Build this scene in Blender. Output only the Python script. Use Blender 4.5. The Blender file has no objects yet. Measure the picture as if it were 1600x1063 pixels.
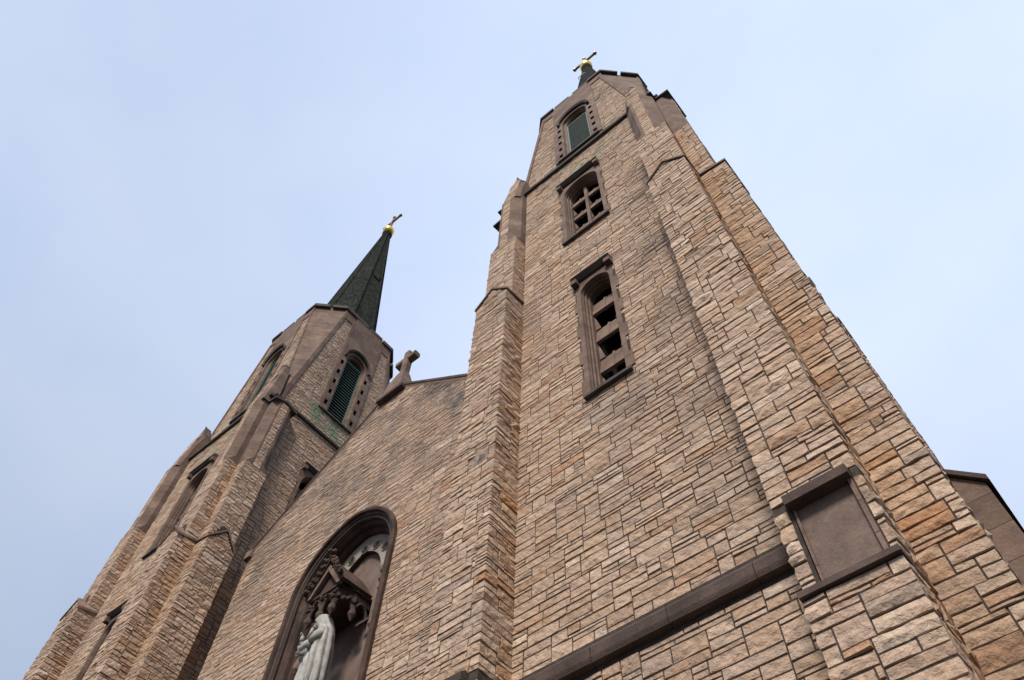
import bpy, math, random
from mathutils import Vector, Euler, noise
random.seed(7)
S = bpy.context.scene
C = S.collection
PI = math.pi
K = 7.0                                   # one module of the church = 7 m
def zm(z): return K * z + 1.6             # module height above the eye -> metres above ground

# ---------------------------------------------------------------- camera
cam = bpy.data.objects.new('camera', bpy.data.cameras.new('camera'))
C.objects.link(cam); S.camera = cam
cam.location = (0, 0, 1.6)
cam.rotation_euler = (2.62212075, -0.02737028, 0.6966213)
cam.data.sensor_width = 36.0
cam.data.lens = 27.585
cam.data.clip_start = 0.1
cam.data.clip_end = 6000
S.render.resolution_x = 1024; S.render.resolution_y = 680

# ---------------------------------------------------------------- sky, sun, exposure
SUN_EL, SUN_AZ = math.radians(47), math.radians(158)     # azimuth clockwise from +Y
W = bpy.data.worlds.new('World'); S.world = W; W.use_nodes = True
nt = W.node_tree; nt.nodes.clear()
def N(t, **kw):
    n = nt.nodes.new(t)
    for k, v in kw.items(): setattr(n, k, v)
    return n
sky = N('ShaderNodeTexSky', sky_type='NISHITA', sun_disc=False)
sky.sun_elevation = SUN_EL; sky.sun_rotation = SUN_AZ
sky.air_density = 1.0; sky.dust_density = 1.5; sky.ozone_density = 1.5
tc = N('ShaderNodeTexCoord')
mp = N('ShaderNodeMapping'); mp.inputs['Scale'].default_value = (1.0, 1.0, 1.6)
nz = N('ShaderNodeTexNoise'); nz.inputs['Scale'].default_value = 1.7; nz.inputs['Detail'].default_value = 5; nz.inputs['Roughness'].default_value = 0.5
rp = N('ShaderNodeValToRGB')
rp.color_ramp.elements[0].position = 0.36; rp.color_ramp.elements[0].color = (5.8, 6.95, 9.2, 1)
rp.color_ramp.elements[1].position = 0.66; rp.color_ramp.elements[1].color = (7.2, 7.95, 9.6, 1)
mx = N('ShaderNodeMix', data_type='RGBA'); mx.inputs[0].default_value = 0.86
bg = N('ShaderNodeBackground'); bg.inputs['Strength'].default_value = 0.117
wo = N('ShaderNodeOutputWorld')
L = nt.links.new
L(tc.outputs['Generated'], mp.inputs['Vector']); L(mp.outputs[0], nz.inputs['Vector']); L(nz.outputs[0], rp.inputs[0])
# the veil of cloud is brightest overhead to the right and thins out away from there
vd = N('ShaderNodeVectorMath', operation='DOT_PRODUCT'); vd.inputs[1].default_value = Vector((0.12, 0.62, 0.80)).normalized()
nv = N('ShaderNodeVectorMath', operation='NORMALIZE'); L(tc.outputs['Generated'], nv.inputs[0]); L(nv.outputs[0], vd.inputs[0])
vr = N('ShaderNodeMapRange', interpolation_type='SMOOTHSTEP'); vr.inputs['From Min'].default_value = 0.55; vr.inputs['From Max'].default_value = 1.0
vr.inputs['To Min'].default_value = 0.72; vr.inputs['To Max'].default_value = 0.97
L(vd.outputs['Value'], vr.inputs['Value']); L(vr.outputs[0], mx.inputs[0])
L(sky.outputs[0], mx.inputs[6]); L(rp.outputs[0], mx.inputs[7]); sz = N('ShaderNodeSeparateXYZ'); L(nv.outputs[0], sz.inputs[0])
hr = N('ShaderNodeMapRange'); hr.inputs['From Min'].default_value = 0.0; hr.inputs['From Max'].default_value = 0.80
hr.inputs['To Min'].default_value = 0.48; hr.inputs['To Max'].default_value = 1.02; L(sz.outputs[2], hr.inputs['Value'])
sc_ = N('ShaderNodeVectorMath', operation='SCALE'); L(mx.outputs[2], sc_.inputs[0]); L(hr.outputs[0], sc_.inputs['Scale']); L(sc_.outputs[0], bg.inputs[0]); L(bg.outputs[0], wo.inputs[0])
sd = bpy.data.lights.new('sun', 'SUN'); sd.energy = 4.8; sd.angle = math.radians(15); sd.color = (1.0, 0.92, 0.81)
so = bpy.data.objects.new('sun', sd); C.objects.link(so)
dirv = Vector((math.sin(SUN_AZ) * math.cos(SUN_EL), math.cos(SUN_AZ) * math.cos(SUN_EL), math.sin(SUN_EL)))
so.rotation_euler = dirv.to_track_quat('Z', 'Y').to_euler(); so.location = (0, -20, 60)
S.view_settings.view_transform = 'Standard'; S.view_settings.look = 'None'
S.view_settings.exposure = 0.0; S.view_settings.gamma = 1.0; S.view_settings.use_curve_mapping = False

# ---------------------------------------------------------------- materials
def mat(name):
    m = bpy.data.materials.new(name); m.use_nodes = True
    t = m.node_tree; b = t.nodes['Principled BSDF']; return m, t, b
def nd(t, ty, **kw):
    n = t.nodes.new(ty)
    for k, v in kw.items(): setattr(n, k, v)
    return n
def noise_n(t, vec, scale, detail=4, rough=.55):
    n = nd(t, 'ShaderNodeTexNoise'); n.inputs['Scale'].default_value = scale
    n.inputs['Detail'].default_value = detail; n.inputs['Roughness'].default_value = rough
    t.links.new(vec, n.inputs['Vector']); return n.outputs[0]
def ramp(t, fac, stops, mode='LINEAR'):
    r = nd(t, 'ShaderNodeValToRGB'); cr = r.color_ramp; cr.interpolation = mode
    while len(cr.elements) < len(stops): cr.elements.new(0.5)
    for e, (p, c) in zip(cr.elements, stops):
        e.position = p; e.color = (c[0], c[1], c[2], 1) if hasattr(c, '__len__') else (c, c, c, 1)
    t.links.new(fac, r.inputs[0]); return r.outputs[0]
def mixc(t, f, a, b, mode='MIX'):
    m = nd(t, 'ShaderNodeMix', data_type='RGBA', blend_type=mode)
    for s, v in ((0, f), (6, a), (7, b)):
        if hasattr(v, 'is_output'): t.links.new(v, m.inputs[s])
        else: m.inputs[s].default_value = v if s == 0 else (v[0], v[1], v[2], 1)
    return m.outputs[2]
def mth(t, op, a, b=None, c=None):
    m = nd(t, 'ShaderNodeMath', operation=op)
    for i, v in enumerate((a, b, c)):
        if v is None: continue
        if hasattr(v, 'is_output'): t.links.new(v, m.inputs[i])
        else: m.inputs[i].default_value = v
    return m.outputs[0]
def bump(t, b, h, strength, dist):
    n = nd(t, 'ShaderNodeBump'); n.inputs['Strength'].default_value = strength; n.inputs['Distance'].default_value = dist
    t.links.new(h, n.inputs['Height']); t.links.new(n.outputs[0], b.inputs['Normal'])

def stone_mat():
    m, t, b = mat('rock_faced_stone')
    co = nd(t, 'ShaderNodeTexCoord').outputs['Object']
    geo = nd(t, 'ShaderNodeNewGeometry'); isl = geo.outputs['Random Per Island']
    warm = nd(t, 'ShaderNodeAttribute', attribute_name='warm').outputs['Fac']
    green = nd(t, 'ShaderNodeAttribute', attribute_name='green').outputs['Fac']
    darkening = nd(t, 'ShaderNodeAttribute', attribute_name='darkening').outputs['Fac']
    pale = ramp(t, isl, [(0, (0.374, 0.277, 0.219)), (.12, (0.432, 0.336, 0.273)), (.25, (0.350, 0.277, 0.231)), (.36, (0.491, 0.395, 0.322)), (.47, (0.397, 0.295, 0.225)),
                         (.58, (0.456, 0.366, 0.304)), (.68, (0.339, 0.248, 0.188)), (.76, (0.526, 0.437, 0.365)), (.84, (0.409, 0.325, 0.273)), (.90, (0.362, 0.224, 0.146)), (.94, (0.292, 0.242, 0.213)), (1, (0.467, 0.366, 0.286))])
    tan = ramp(t, isl, [(0, (0.386, 0.254, 0.158)), (.12, (0.444, 0.319, 0.213)), (.25, (0.339, 0.212, 0.134)), (.36, (0.467, 0.342, 0.243)), (.47, (0.386, 0.260, 0.176)),
                        (.58, (0.315, 0.224, 0.164)), (.68, (0.432, 0.295, 0.188)), (.76, (0.491, 0.378, 0.280)), (.84, (0.350, 0.236, 0.164)), (.90, (0.362, 0.189, 0.091)), (.94, (0.280, 0.201, 0.152)), (1, (0.421, 0.295, 0.194))])
    c = mixc(t, .15, mixc(t, warm, pale, tan), mixc(t, warm, (.395, .295, .218), (.35, .235, .15)))
    c = mixc(t, 1.0, c, (1.09, 1.035, .985), 'MULTIPLY')
    n1 = noise_n(t, co, 5, 6, .65)
    c = mixc(t, .62, c, ramp(t, n1, [(.25, .55), (.5, 1.0), (.75, 1.32)]), 'MULTIPLY')
    n2 = noise_n(t, co, 38, 3, .7)
    c = mixc(t, .4, c, ramp(t, n2, [(.3, .6), (.55, 1.05), (.75, 1.3)]), 'MULTIPLY')
    n3 = noise_n(t, co, 2.3, 5, .6)
    rust = ramp(t, n3, [(.60, 0.0), (.72, 1.0)])
    c = mixc(t, mth(t, 'MULTIPLY', rust, .35), c, (.30, .155, .07))
    n4 = noise_n(t, co, .55, 7, .68)
    lich = mth(t, 'MULTIPLY', ramp(t, n4, [(.47, 0.0), (.66, 1.0)]), mth(t, 'ADD', mth(t, 'MULTIPLY', darkening, .75), .12))
    c = mixc(t, lich, c, (.115, .10, .095))
    c = mixc(t, mth(t, 'MULTIPLY', darkening, .20), c, (.12, .105, .10))
    c = mixc(t, green, c, (.12, .235, .15))
    t.links.new(c, b.inputs['Base Color']); b.inputs['Roughness'].default_value = .93; b.inputs['Specular IOR Level'].default_value = .15
    v = nd(t, 'ShaderNodeTexVoronoi', feature='F1'); v.inputs['Scale'].default_value = 9; t.links.new(co, v.inputs['Vector'])
    h = mth(t, 'ADD', mth(t, 'MULTIPLY', noise_n(t, co, 9, 8, .62), 1.0), mth(t, 'MULTIPLY', v.outputs['Distance'], -.35))
    bump(t, b, h, 1.0, .06)
    return m
def mortar_mat():
    m, t, b = mat('dark_mortar')
    co = nd(t, 'ShaderNodeTexCoord').outputs['Object']
    c = ramp(t, noise_n(t, co, 12, 4), [(.3, (.018, .013, .011)), (.7, (.06, .043, .034))])
    t.links.new(c, b.inputs['Base Color']); b.inputs['Roughness'].default_value = .97
    bump(t, b, noise_n(t, co, 60, 3), .6, .01); return m
def trim_mat(name, c0, c1, c2, joint=.46, jd=.55):
    m, t, b = mat(name)
    co = nd(t, 'ShaderNodeTexCoord').outputs['Object']
    sx = nd(t, 'ShaderNodeSeparateXYZ'); t.links.new(co, sx.inputs[0])
    n1 = noise_n(t, co, 1.6, 7, .65)
    c = ramp(t, n1, [(.25, c0), (.5, c1), (.75, c2)])
    # dressed blocks: each course of blocks has its own shade
    fl = mth(t, 'FLOOR', mth(t, 'DIVIDE', sx.outputs[2], joint))
    wn = nd(t, 'ShaderNodeTexWhiteNoise', noise_dimensions='1D'); t.links.new(fl, wn.inputs['W'])
    c = mixc(t, .5, c, ramp(t, wn.outputs['Value'], [(0, .68), (1, 1.3)]), 'MULTIPLY')
    fr = mth(t, 'FRACT', mth(t, 'DIVIDE', sx.outputs[2], joint))
    jn = mth(t, 'LESS_THAN', fr, .03)
    c = mixc(t, mth(t, 'MULTIPLY', jn, jd), c, (.05, .035, .03))
    n2 = noise_n(t, co, 30, 4, .7)
    c = mixc(t, .45, c, ramp(t, n2, [(.3, .65), (.7, 1.25)]), 'MULTIPLY')
    n3 = noise_n(t, co, 3.1, 8, .7)
    c = mixc(t, mth(t, 'MULTIPLY', ramp(t, n3, [(.55, 0.), (.72, 1.)]), .55), c, (.06, .05, .045))
    t.links.new(c, b.inputs['Base Color']); b.inputs['Roughness'].default_value = .88; b.inputs['Specular IOR Level'].default_value = .2
    h = mth(t, 'SUBTRACT', mth(t, 'ADD', noise_n(t, co, 26, 6, .6), mth(t, 'MULTIPLY', n1, .6)), mth(t, 'MULTIPLY', jn, .8))
    bump(t, b, h, .45, .02); return m
def simple_mat(name, ca, cb, scale=4, rough=.8, metal=0, bs=.3, bd=.01, bscale=30):
    m, t, b = mat(name)
    co = nd(t, 'ShaderNodeTexCoord').outputs['Object']
    c = ramp(t, noise_n(t, co, scale, 6, .6), [(.3, ca), (.7, cb)])
    t.links.new(c, b.inputs['Base Color']); b.inputs['Roughness'].default_value = rough; b.inputs['Metallic'].default_value = metal
    bump(t, b, noise_n(t, co, bscale, 4), bs, bd); return m
M_STONE = stone_mat(); M_MORT = mortar_mat()
M_TRIM = trim_mat('brown_sandstone', (.085, .055, .043), (.16, .108, .086), (.235, .168, .136), .46, .8)
M_DARK = trim_mat('weathered_sandstone', (.03, .021, .02), (.07, .048, .042), (.12, .086, .074), .9)
M_PANEL = trim_mat('smooth_panel_stone', (.085, .058, .047), (.155, .112, .092), (.205, .155, .13), 37.0, 0)
M_SOOT = trim_mat('sooty_moulding', (.022, .015, .013), (.055, .035, .028), (.13, .075, .055), .9)
M_COPE = simple_mat('dark_coping', (.025, .02, .019), (.075, .058, .052), 3, .9)  # near-black; also carries the shade under ledges and hoods in its colour
M_VOID = simple_mat('belfry_darkness', (.004, .004, .004), (.010, .009, .009), 3, 1)
M_PALE = simple_mat('pale_dressed_stone', (.20, .165, .14), (.30, .26, .225), 3, .9, 0, .4, .01)
M_LOUV = simple_mat('green_louvre_paint', (.012, .036, .031), (.03, .075, .063), 6, .7)
M_EDGE = simple_mat('worn_copper_edge', (.05, .11, .09), (.13, .21, .175), 8, .6)
M_GOLD = simple_mat('gilding', (.85, .55, .12), (.95, .72, .25), 4, .28, 1, .15, .01, 12)
M_CROSS = simple_mat('tarnished_gilding', (.10, .055, .03), (.42, .26, .10), 5, .45, .6)
M_RAIL = simple_mat('galvanised_steel', (.5, .5, .5), (.7, .7, .7), 5, .4, .8)
M_STATUE = simple_mat('weathered_marble', (.20, .19, .18), (.44, .43, .41), 4.5, .7, 0, .35, .012, 18)
M_HOLE = simple_mat('dark_hole', (.015, .014, .014), (.04, .035, .03), 9, .6, .5)
M_ROOF = simple_mat('slate_roof', (.04, .042, .046), (.085, .085, .09), 2, .8)
M_GRND = simple_mat('unseen_dark_ground', (.035, .034, .031), (.065, .062, .056), .4, .95)
def spire_mat():
    m, t, b = mat('green_slate_shingles')
    co = nd(t, 'ShaderNodeTexCoord').outputs['Object']
    sx = nd(t, 'ShaderNodeSeparateXYZ'); t.links.new(co, sx.inputs[0])
    ang = mth(t, 'ARCTAN2', sx.outputs[1], sx.outputs[0])
    row = mth(t, 'DIVIDE', sx.outputs[2], .27); fl = mth(t, 'FLOOR', row); fr = mth(t, 'FRACT', row)
    col = mth(t, 'FLOOR', mth(t, 'ADD', mth(t, 'MULTIPLY', ang, 14), mth(t, 'MULTIPLY', fl, .5)))
    cx = nd(t, 'ShaderNodeCombineXYZ'); t.links.new(col, cx.inputs[0]); t.links.new(fl, cx.inputs[1])
    wn = nd(t, 'ShaderNodeTexWhiteNoise', noise_dimensions='2D'); t.links.new(cx.outputs[0], wn.inputs['Vector'])
    c = ramp(t, wn.outputs['Value'], [(0, (.014, .016, .014)), (.6, (.020, .023, .020)), (1, (.032, .036, .031))])
    c = mixc(t, .5, c, ramp(t, noise_n(t, co, 1.2, 6), [(.3, .6), (.7, 1.35)]), 'MULTIPLY')
    t.links.new(c, b.inputs['Base Color']); b.inputs['Roughness'].default_value = 1.0; b.inputs['Specular IOR Level'].default_value = .04
    h = mth(t, 'ADD', mth(t, 'SUBTRACT', 1.0, fr), mth(t, 'MULTIPLY', wn.outputs['Value'], .8))
    bump(t, b, h, 1.0, .06); return m
M_SPIRE = spire_mat()

# ---------------------------------------------------------------- mesh builder
class MB:
    def __init__(s):
        s.v = []; s.f = []; s.m = []; s.mats = []; s.att = []; s.cur = (0., 0., 0.)
    def mi(s, m):
        if m not in s.mats: s.mats.append(m)
        return s.mats.index(m)
    def vt(s, p, a=None):
        s.v.append((p[0], p[1], p[2])); s.att.append(a or s.cur); return len(s.v) - 1
    def face(s, pts, m): 
        i = [s.vt(p) for p in pts]; s.f.append(i); s.m.append(s.mi(m))
    def idx(s, ids, m): s.f.append(ids); s.m.append(s.mi(m))
    def box(s, a, b, m):
        x0, x1 = sorted((a[0], b[0])); y0, y1 = sorted((a[1], b[1])); z0, z1 = sorted((a[2], b[2]))
        s.hexa([(x0, y0, z0), (x1, y0, z0), (x1, y1, z0), (x0, y1, z0)], [(x0, y0, z1), (x1, y0, z1), (x1, y1, z1), (x0, y1, z1)], m)
    def hexa(s, bot, top, m):
        n = len(bot); b = [s.vt(p) for p in bot]; t = [s.vt(p) for p in top]; k = s.mi(m)
        s.f.append(b[::-1]); s.m.append(k); s.f.append(t); s.m.append(k)
        for i in range(n):
            j = (i + 1) % n; s.f.append([b[i], b[j], t[j], t[i]]); s.m.append(k)
    def prism(s, poly, vec, m):             # polygon (list of 3d points) swept along vec
        s.hexa(poly, [(p[0] + vec[0], p[1] + vec[1], p[2] + vec[2]) for p in poly], m)
    def bar(s, a, b, w, h, m, up=(0, 0, 1)):
        a = Vector(a); b = Vector(b); d = (b - a).normalized(); r = d.cross(Vector(up))
        if r.length < 1e-4: r = d.cross(Vector((0, 1, 0)))
        r.normalize(); u = r.cross(d)
        q = [a + r * w / 2 * i + u * h / 2 * j for i, j in ((-1, -1), (1, -1), (1, 1), (-1, 1))]
        s.prism(q, b - a, m)
    def tube(s, pts, rad, m, n=10):
        rings = []
        for i, p in enumerate(pts):
            p = Vector(p); d = (Vector(pts[min(i + 1, len(pts) - 1)]) - Vector(pts[max(i - 1, 0)])).normalized()
            r = d.cross(Vector((0, 0, 1)))
            if r.length < 1e-3: r = Vector((1, 0, 0))
            r.normalize(); u = r.cross(d); R = rad[i] if hasattr(rad, '__len__') else rad
            rings.append([s.vt(p + (r * math.cos(2 * PI * k / n) + u * math.sin(2 * PI * k / n)) * R) for k in range(n)])
        for a, b in zip(rings, rings[1:]):
            for k in range(n): s.idx([a[k], a[(k + 1) % n], b[(k + 1) % n], b[k]], m)
        s.idx(rings[0][::-1], m); s.idx(rings[-1], m)
    def ball(s, c, r, m, nu=18, nv=10, sq=(1, 1, 1)):
        rings = []
        for j in range(1, nv):
            t = PI * j / nv
            rings.append([s.vt((c[0] + r * sq[0] * math.sin(t) * math.cos(2 * PI * i / nu), c[1] + r * sq[1] * math.sin(t) * math.sin(2 * PI * i / nu), c[2] + r * sq[2] * math.cos(t))) for i in range(nu)])
        top = s.vt((c[0], c[1], c[2] + r * sq[2])); bo = s.vt((c[0], c[1], c[2] - r * sq[2]))
        for i in range(nu):
            j = (i + 1) % nu
            s.idx([top, rings[0][i], rings[0][j]], m); s.idx([bo, rings[-1][j], rings[-1][i]], m)
        for a, b in zip(rings, rings[1:]):
            for i in range(nu):
                j = (i + 1) % nu; s.idx([a[i], b[i], b[j], a[j]], m)
    def build(s, name, parent=None, loc=(0, 0, 0), rot=(0, 0, 0), smooth=False, recalc=True):
        me = bpy.data.meshes.new(name); me.from_pydata(s.v, [], s.f)
        for m in s.mats: me.materials.append(m)
        me.polygons.foreach_set('material_index', s.m)
        if smooth: me.polygons.foreach_set('use_smooth', [True] * len(s.f))
        if any(a != (0., 0., 0.) for a in s.att):
            for k, nm in enumerate(('warm', 'green', 'darkening')):
                at = me.attributes.new(nm, 'FLOAT', 'POINT'); at.data.foreach_set('value', [a[k] for a in s.att])
        me.update()
        if recalc:
            import bmesh
            bm = bmesh.new(); bm.from_mesh(me); bmesh.ops.recalc_face_normals(bm, faces=bm.faces); bm.to_mesh(me); bm.free()
        o = bpy.data.objects.new(name, me); C.objects.link(o); o.parent = parent; o.location = loc; o.rotation_euler = rot
        return o
def tag(o, label=None, cat=None, group=None, kind=None):
    for k, v in (('label', label), ('category', cat), ('group', group), ('kind', kind)):
        if v: o[k] = v
    return o

# ---------------------------------------------------------------- masonry
_rr = random.Random(3); ROWS = [0.0]
while ROWS[-1] < 60: ROWS.append(ROWS[-1] + _rr.uniform(.052, .098))
def masonry(mb, path, z0, z1, seed=1, blocked=None, warm=0.2, darkening=0.0, s=.13, rough=1.0, green=None, big=1.0, warms=None):
    """random coursed ashlar: every stone a raised, rock-faced block; path = plan polyline, outward on its right"""
    rnd = random.Random(seed)
    P = [Vector((p[0], p[1], 0)) for p in path]
    seg = []; u = 0
    for a, b in zip(P, P[1:]):
        d = b - a; l = d.length; d = d / l; seg.append((u, u + l, a, d, Vector((d.y, -d.x, 0)))); u += l
    U = u; corners = [q[0] for q in seg[1:]]
    def pos(u, h):
        for i, (a, b, p, d, n) in enumerate(seg):
            if u <= b + 1e-6 or i == len(seg) - 1:
                q = p + d * (u - a)
                if i < len(seg) - 1 and abs(u - b) < 1e-4: return q + (n + seg[i + 1][4]) * h
                return q + n * h
    def wseg(u):
        if not warms: return warm
        for i, q in enumerate(seg):
            if u <= q[1]: return warms[i]
        return warms[-1]
    zs = [z0] + [z for z in ROWS if z0 + .03 < z < z1 - .03] + [z1]
    nr = len(zs) - 1; du = .07; nc = max(2, int(round(U / du))); du = U / nc
    occ = [[False] * nc for _ in range(nr)]
    if blocked:
        for r in range(nr):
            zc = (zs[r] + zs[r + 1]) / 2
            for c in range(nc):
                if blocked((c + .5) * du, zc): occ[r][c] = True
    g = .0035
    for r in range(nr):
        row = occ[r]; c = 0
        while c < nc:
            if row[c]: c += 1; continue
            w = c
            while w < nc and not row[w]: w += 1
            avail = w - c
            hN = rnd.choices((1, 2, 3), (.34, .46, .20))[0]
            Lm = rnd.uniform(.20, .62) * big if hN == 1 else rnd.uniform(.24, .72) * big
            n = max(3, int(Lm / du))
            if avail - n < 4: n = avail if avail < 14 else avail // 2
            n = min(n, avail)
            for cu in corners:
                e = (c + n) * du
                if abs(e - cu) < .13 and avail * du > (cu - c * du) + .2: n = min(avail, int((cu + rnd.uniform(.16, .4)) / du) - c)
            k = 1
            while k < hN and r + k < nr and not any(occ[r + k][c:c + n]): k += 1
            for a in range(k):
                for b in range(c, c + n): occ[r + a][b] = True
            ua, ub, za, zb = c * du, (c + n) * du, zs[r], zs[r + k]
            c += n
            # stone mesh
            j = rnd.uniform(.003, .012)
            bv = .009
            nu = max(1, int((ub - ua) / s + .5)); nz_ = max(1, int((zb - za) / s + .5))
            us = [ua + g, ua + g + bv] + [ua + g + bv + (ub - ua - 2 * g - 2 * bv) * i / nu for i in range(1, nu)] + [ub - g - bv, ub - g]
            for cu in corners:
                if ua + .02 < cu < ub - .02:
                    us = [q for q in us[:2]] + [q for q in us[2:-2] if abs(q - cu) > .045] + us[-2:]
                    us.append(cu); us.sort()
            zz = [za + g, za + g + bv] + [za + g + bv + (zb - za - 2 * g - 2 * bv) * i / nz_ for i in range(1, nz_)] + [zb - g - bv, zb - g]
            base = rnd.uniform(.006, .023) * (.3 + .7 * rough); ta, tb = rnd.uniform(-.011, .011) * rough, rnd.uniform(-.013, .006) * rough
            rk = rnd.choice((.3, .5, .8, 1.4)) * rough
            o = Vector((rnd.uniform(0, 90), rnd.uniform(0, 90), 0))
            wv = min(1, max(0, rnd.gauss(min(wseg(ua + .01), wseg(ub - .01)), .20)))
            ids = []
            for b, z in enumerate(zz):
                rowi = []
                for a, uu in enumerate(us):
                    edge = a in (0, len(us) - 1) or b in (0, len(zz) - 1)
                    if edge: h = -.010
                    else:
                        e2 = a in (1, len(us) - 2) or b in (1, len(zz) - 2)
                        q = noise.noise(Vector((uu * 6, z * 6, 0)) + o) + .6 * noise.noise(Vector((uu * 15, z * 15, 5)) + o)
                        h = base + ta * ((uu - ua) / (ub - ua) - .5) * 2 + tb * ((z - za) / (zb - za) - .5) * 2 + q * .019 * rk * rough
                        h = max(.003, h * (.62 if e2 else 1.0) + (0 if e2 else .006 * rk))
                        if any(abs(uu - cu) < 1e-4 for cu in corners): h *= .8
                    jj = 0 if edge else 1
                    p = pos(uu, h)
                    gr = green(uu, z) if green else 0.
                    rowi.append(mb.vt((p.x, p.y, z + jj * rnd.uniform(-.003, .003)), (wv, gr, darkening(uu, z) if callable(darkening) else darkening)))
                ids.append(rowi)
            mk = mb.mi(M_STONE)
            for b in range(len(zz) - 1):
                for a in range(len(us) - 1):
                    mb.f.append([ids[b][a], ids[b][a + 1], ids[b + 1][a + 1], ids[b + 1][a]]); mb.m.append(mk)
def backing(mb, a, b, z0, z1, holes=(), m=None, top=None):
    """flat wall behind the stones from plan point a to b, with rectangular holes (u0,u1,za,zb)"""
    A = Vector((a[0], a[1], 0)); B = Vector((b[0], b[1], 0)); l = (B - A).length; d = (B - A) / l
    us = sorted({0, l, *[h[0] for h in holes], *[h[1] for h in holes]}); zs = sorted({z0, z1, *[h[2] for h in holes], *[h[3] for h in holes]})
    for i in range(len(us) - 1):
        for j in range(len(zs) - 1):
            uc = (us[i] + us[i + 1]) / 2; zc = (zs[j] + zs[j + 1]) / 2
            if any(h[0] < uc < h[1] and h[2] < zc < h[3] for h in holes): continue
            p, q = A + d * us[i], A + d * us[i + 1]
            mb.face([(p.x, p.y, zs[j]), (q.x, q.y, zs[j]), (q.x, q.y, zs[j + 1]), (p.x, p.y, zs[j + 1])], m or M_MORT)

# ---------------------------------------------------------------- church
AX = -1.908 * K; NY = 1.227 * K; YC = 1.455 * K
RTX = -.562 * K; LTX = -3.243 * K
church = bpy.data.objects.new('church', None); C.objects.link(church); church.location = (AX, NY, 0)
tag(church, 'tan stone church with two buttressed towers, green spires and a gable', 'church')
TOW = (RTX - AX, YC - NY, 0)              # right-hand tower, in church coordinates
H = .455 * K; BI = .312 * K               # half width of tower; inner edge of a buttress
Z_BAND1, Z_BAND0 = zm(.975), zm(.925)
Z_CAP, Z_S2B, Z_S2T, Z_STR = zm(2.57), zm(3.14), zm(3.70), zm(3.79)
W3 = (.52, zm(1.745), zm(2.44)); W2 = (.75, zm(2.835), zm(3.475)); W1 = (.93, zm(4.07), zm(5.16))
tower_parts = []
def stain(x0, x1, za, zb, sd, amt=.8):
    def f(x, z):
        if not (x0 < x < x1 and za < z < zb): return 0.
        fx = min(1, (x - x0) / .4, (x1 - x) / .4); fz = min(1, (z - za) / .5, (zb - z) / .3)
        q = noise.noise(Vector((x * 3.2 + sd, z * .9, sd))) + .8 * noise.noise(Vector((x * 9, z * 3, sd)))
        return max(0., min(amt, (q + .02) * 1.5 * fx * fz))
    return f

# --- tower shaft: four walls between the buttresses
mb = MB()
g1 = stain(-1.3, 1.35, W2[2] - .3, Z_STR, 3.1); 
def front_grey(x, z):  # greyer toward the right end; soot streaks below string course and sills
    v = .22 + .9 * max(0, min(1, (x - 1.0) / 1.1)) * max(0, min(1, (z - 9) / 5)) + .5 * max(0, min(1, (z - Z_STR + 1.2) / 1.2))
    for h in (W3, W2):
        if abs(x) < h[0] + .3 and h[1] - 1.6 < z < h[1]: v += .6 * (1 - (h[1] - z) / 1.6)
    return min(1.3, v)
def front_green(u, z): return g1(u - BI, z)
for k in range(4):
    t = MB()
    holes = []
    if k == 0: holes.append((BI - W3[0] + .02, BI + W3[0] - .02, W3[1] + .02, W3[2] - .02))
    if k in (0, 1, 3): holes.append((BI - W2[0] + .02, BI + W2[0] - .02, W2[1] + .02, W2[2] - .02))
    backing(t, (-BI - .1, -H), (BI + .1, -H), 0, Z_STR, [(h[0] + .1, h[1] + .1, h[2], h[3]) for h in holes])
    if k in (0, 1, 3):
        def bl(u, z, k=k):
            if Z_BAND0 - .02 < z < Z_BAND1: return True
            x = abs(u - BI)
            for h in ((W3, W2) if k == 0 else (W2,)):
                tooth = .0 if int(z / .55) % 2 else .10
                if x < h[0] + tooth - .05 and h[1] < z < h[2] + .12: return True
            return False
        masonry(t, [(-BI, -H), (BI, -H)], 0 if k == 0 else zm(.0), Z_STR, 11 + k, bl, .22 if k == 0 else .42, (lambda u, z: front_grey(u - BI, z)), .15 if k == 0 else .2, 1.0, front_green if k == 0 else None)
    base = len(mb.v); c_, s_ = ((1, 0), (0, 1), (-1, 0), (0, -1))[k]
    for (x, y, z), a in zip(t.v, t.att): mb.v.append((x * c_ - y * s_, x * s_ + y * c_, z)); mb.att.append(a)
    for f, m_ in zip(t.f, t.m): mb.f.append([i + base for i in f]); mb.m.append(mb.mi(t.mats[m_]))
tower = mb.build('tower', church, TOW, recalc=False); tower['label'] = 'right-hand stone tower, the nearer one'
def rot4(k): return (0, 0, k * PI / 2)
# band and string courses
mb = MB()
for k in range(4):
    t = MB()
    xx = -BI; bl_ = random.Random(k)
    t.box((-BI, -H - .085, Z_BAND0 + .02), (BI, -H + .02, Z_BAND1 - .01), M_MORT)
    while xx < BI - .01:
        xe = min(BI, xx + bl_.uniform(.9, 1.5)); xe = BI if BI - xe < .5 else xe; e = bl_.uniform(0, .008)
        t.prism([(xx + .006, -H, Z_BAND0), (xx + .006, -H - .10 - e, Z_BAND0 + .02), (xx + .006, -H - .12 - e, Z_BAND0 + .09), (xx + .006, -H - .12 - e, Z_BAND1 - .12), (xx + .006, -H - .05, Z_BAND1), (xx + .006, -H, Z_BAND1)], (xe - xx - .012, 0, 0), M_DARK)
        xx = xe
    base = len(mb.v); c_, s_ = ((1, 0), (0, 1), (-1, 0), (0, -1))[k]
    for (x, y, z), a in zip(t.v, t.att): mb.v.append((x * c_ - y * s_, x * s_ + y * c_, z)); mb.att.append(a)
    for f, m_ in zip(t.f, t.m): mb.f.append([i + base for i in f]); mb.m.append(mb.mi(t.mats[m_]))
mb.build('string_course', tower)
mb = MB()
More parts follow.
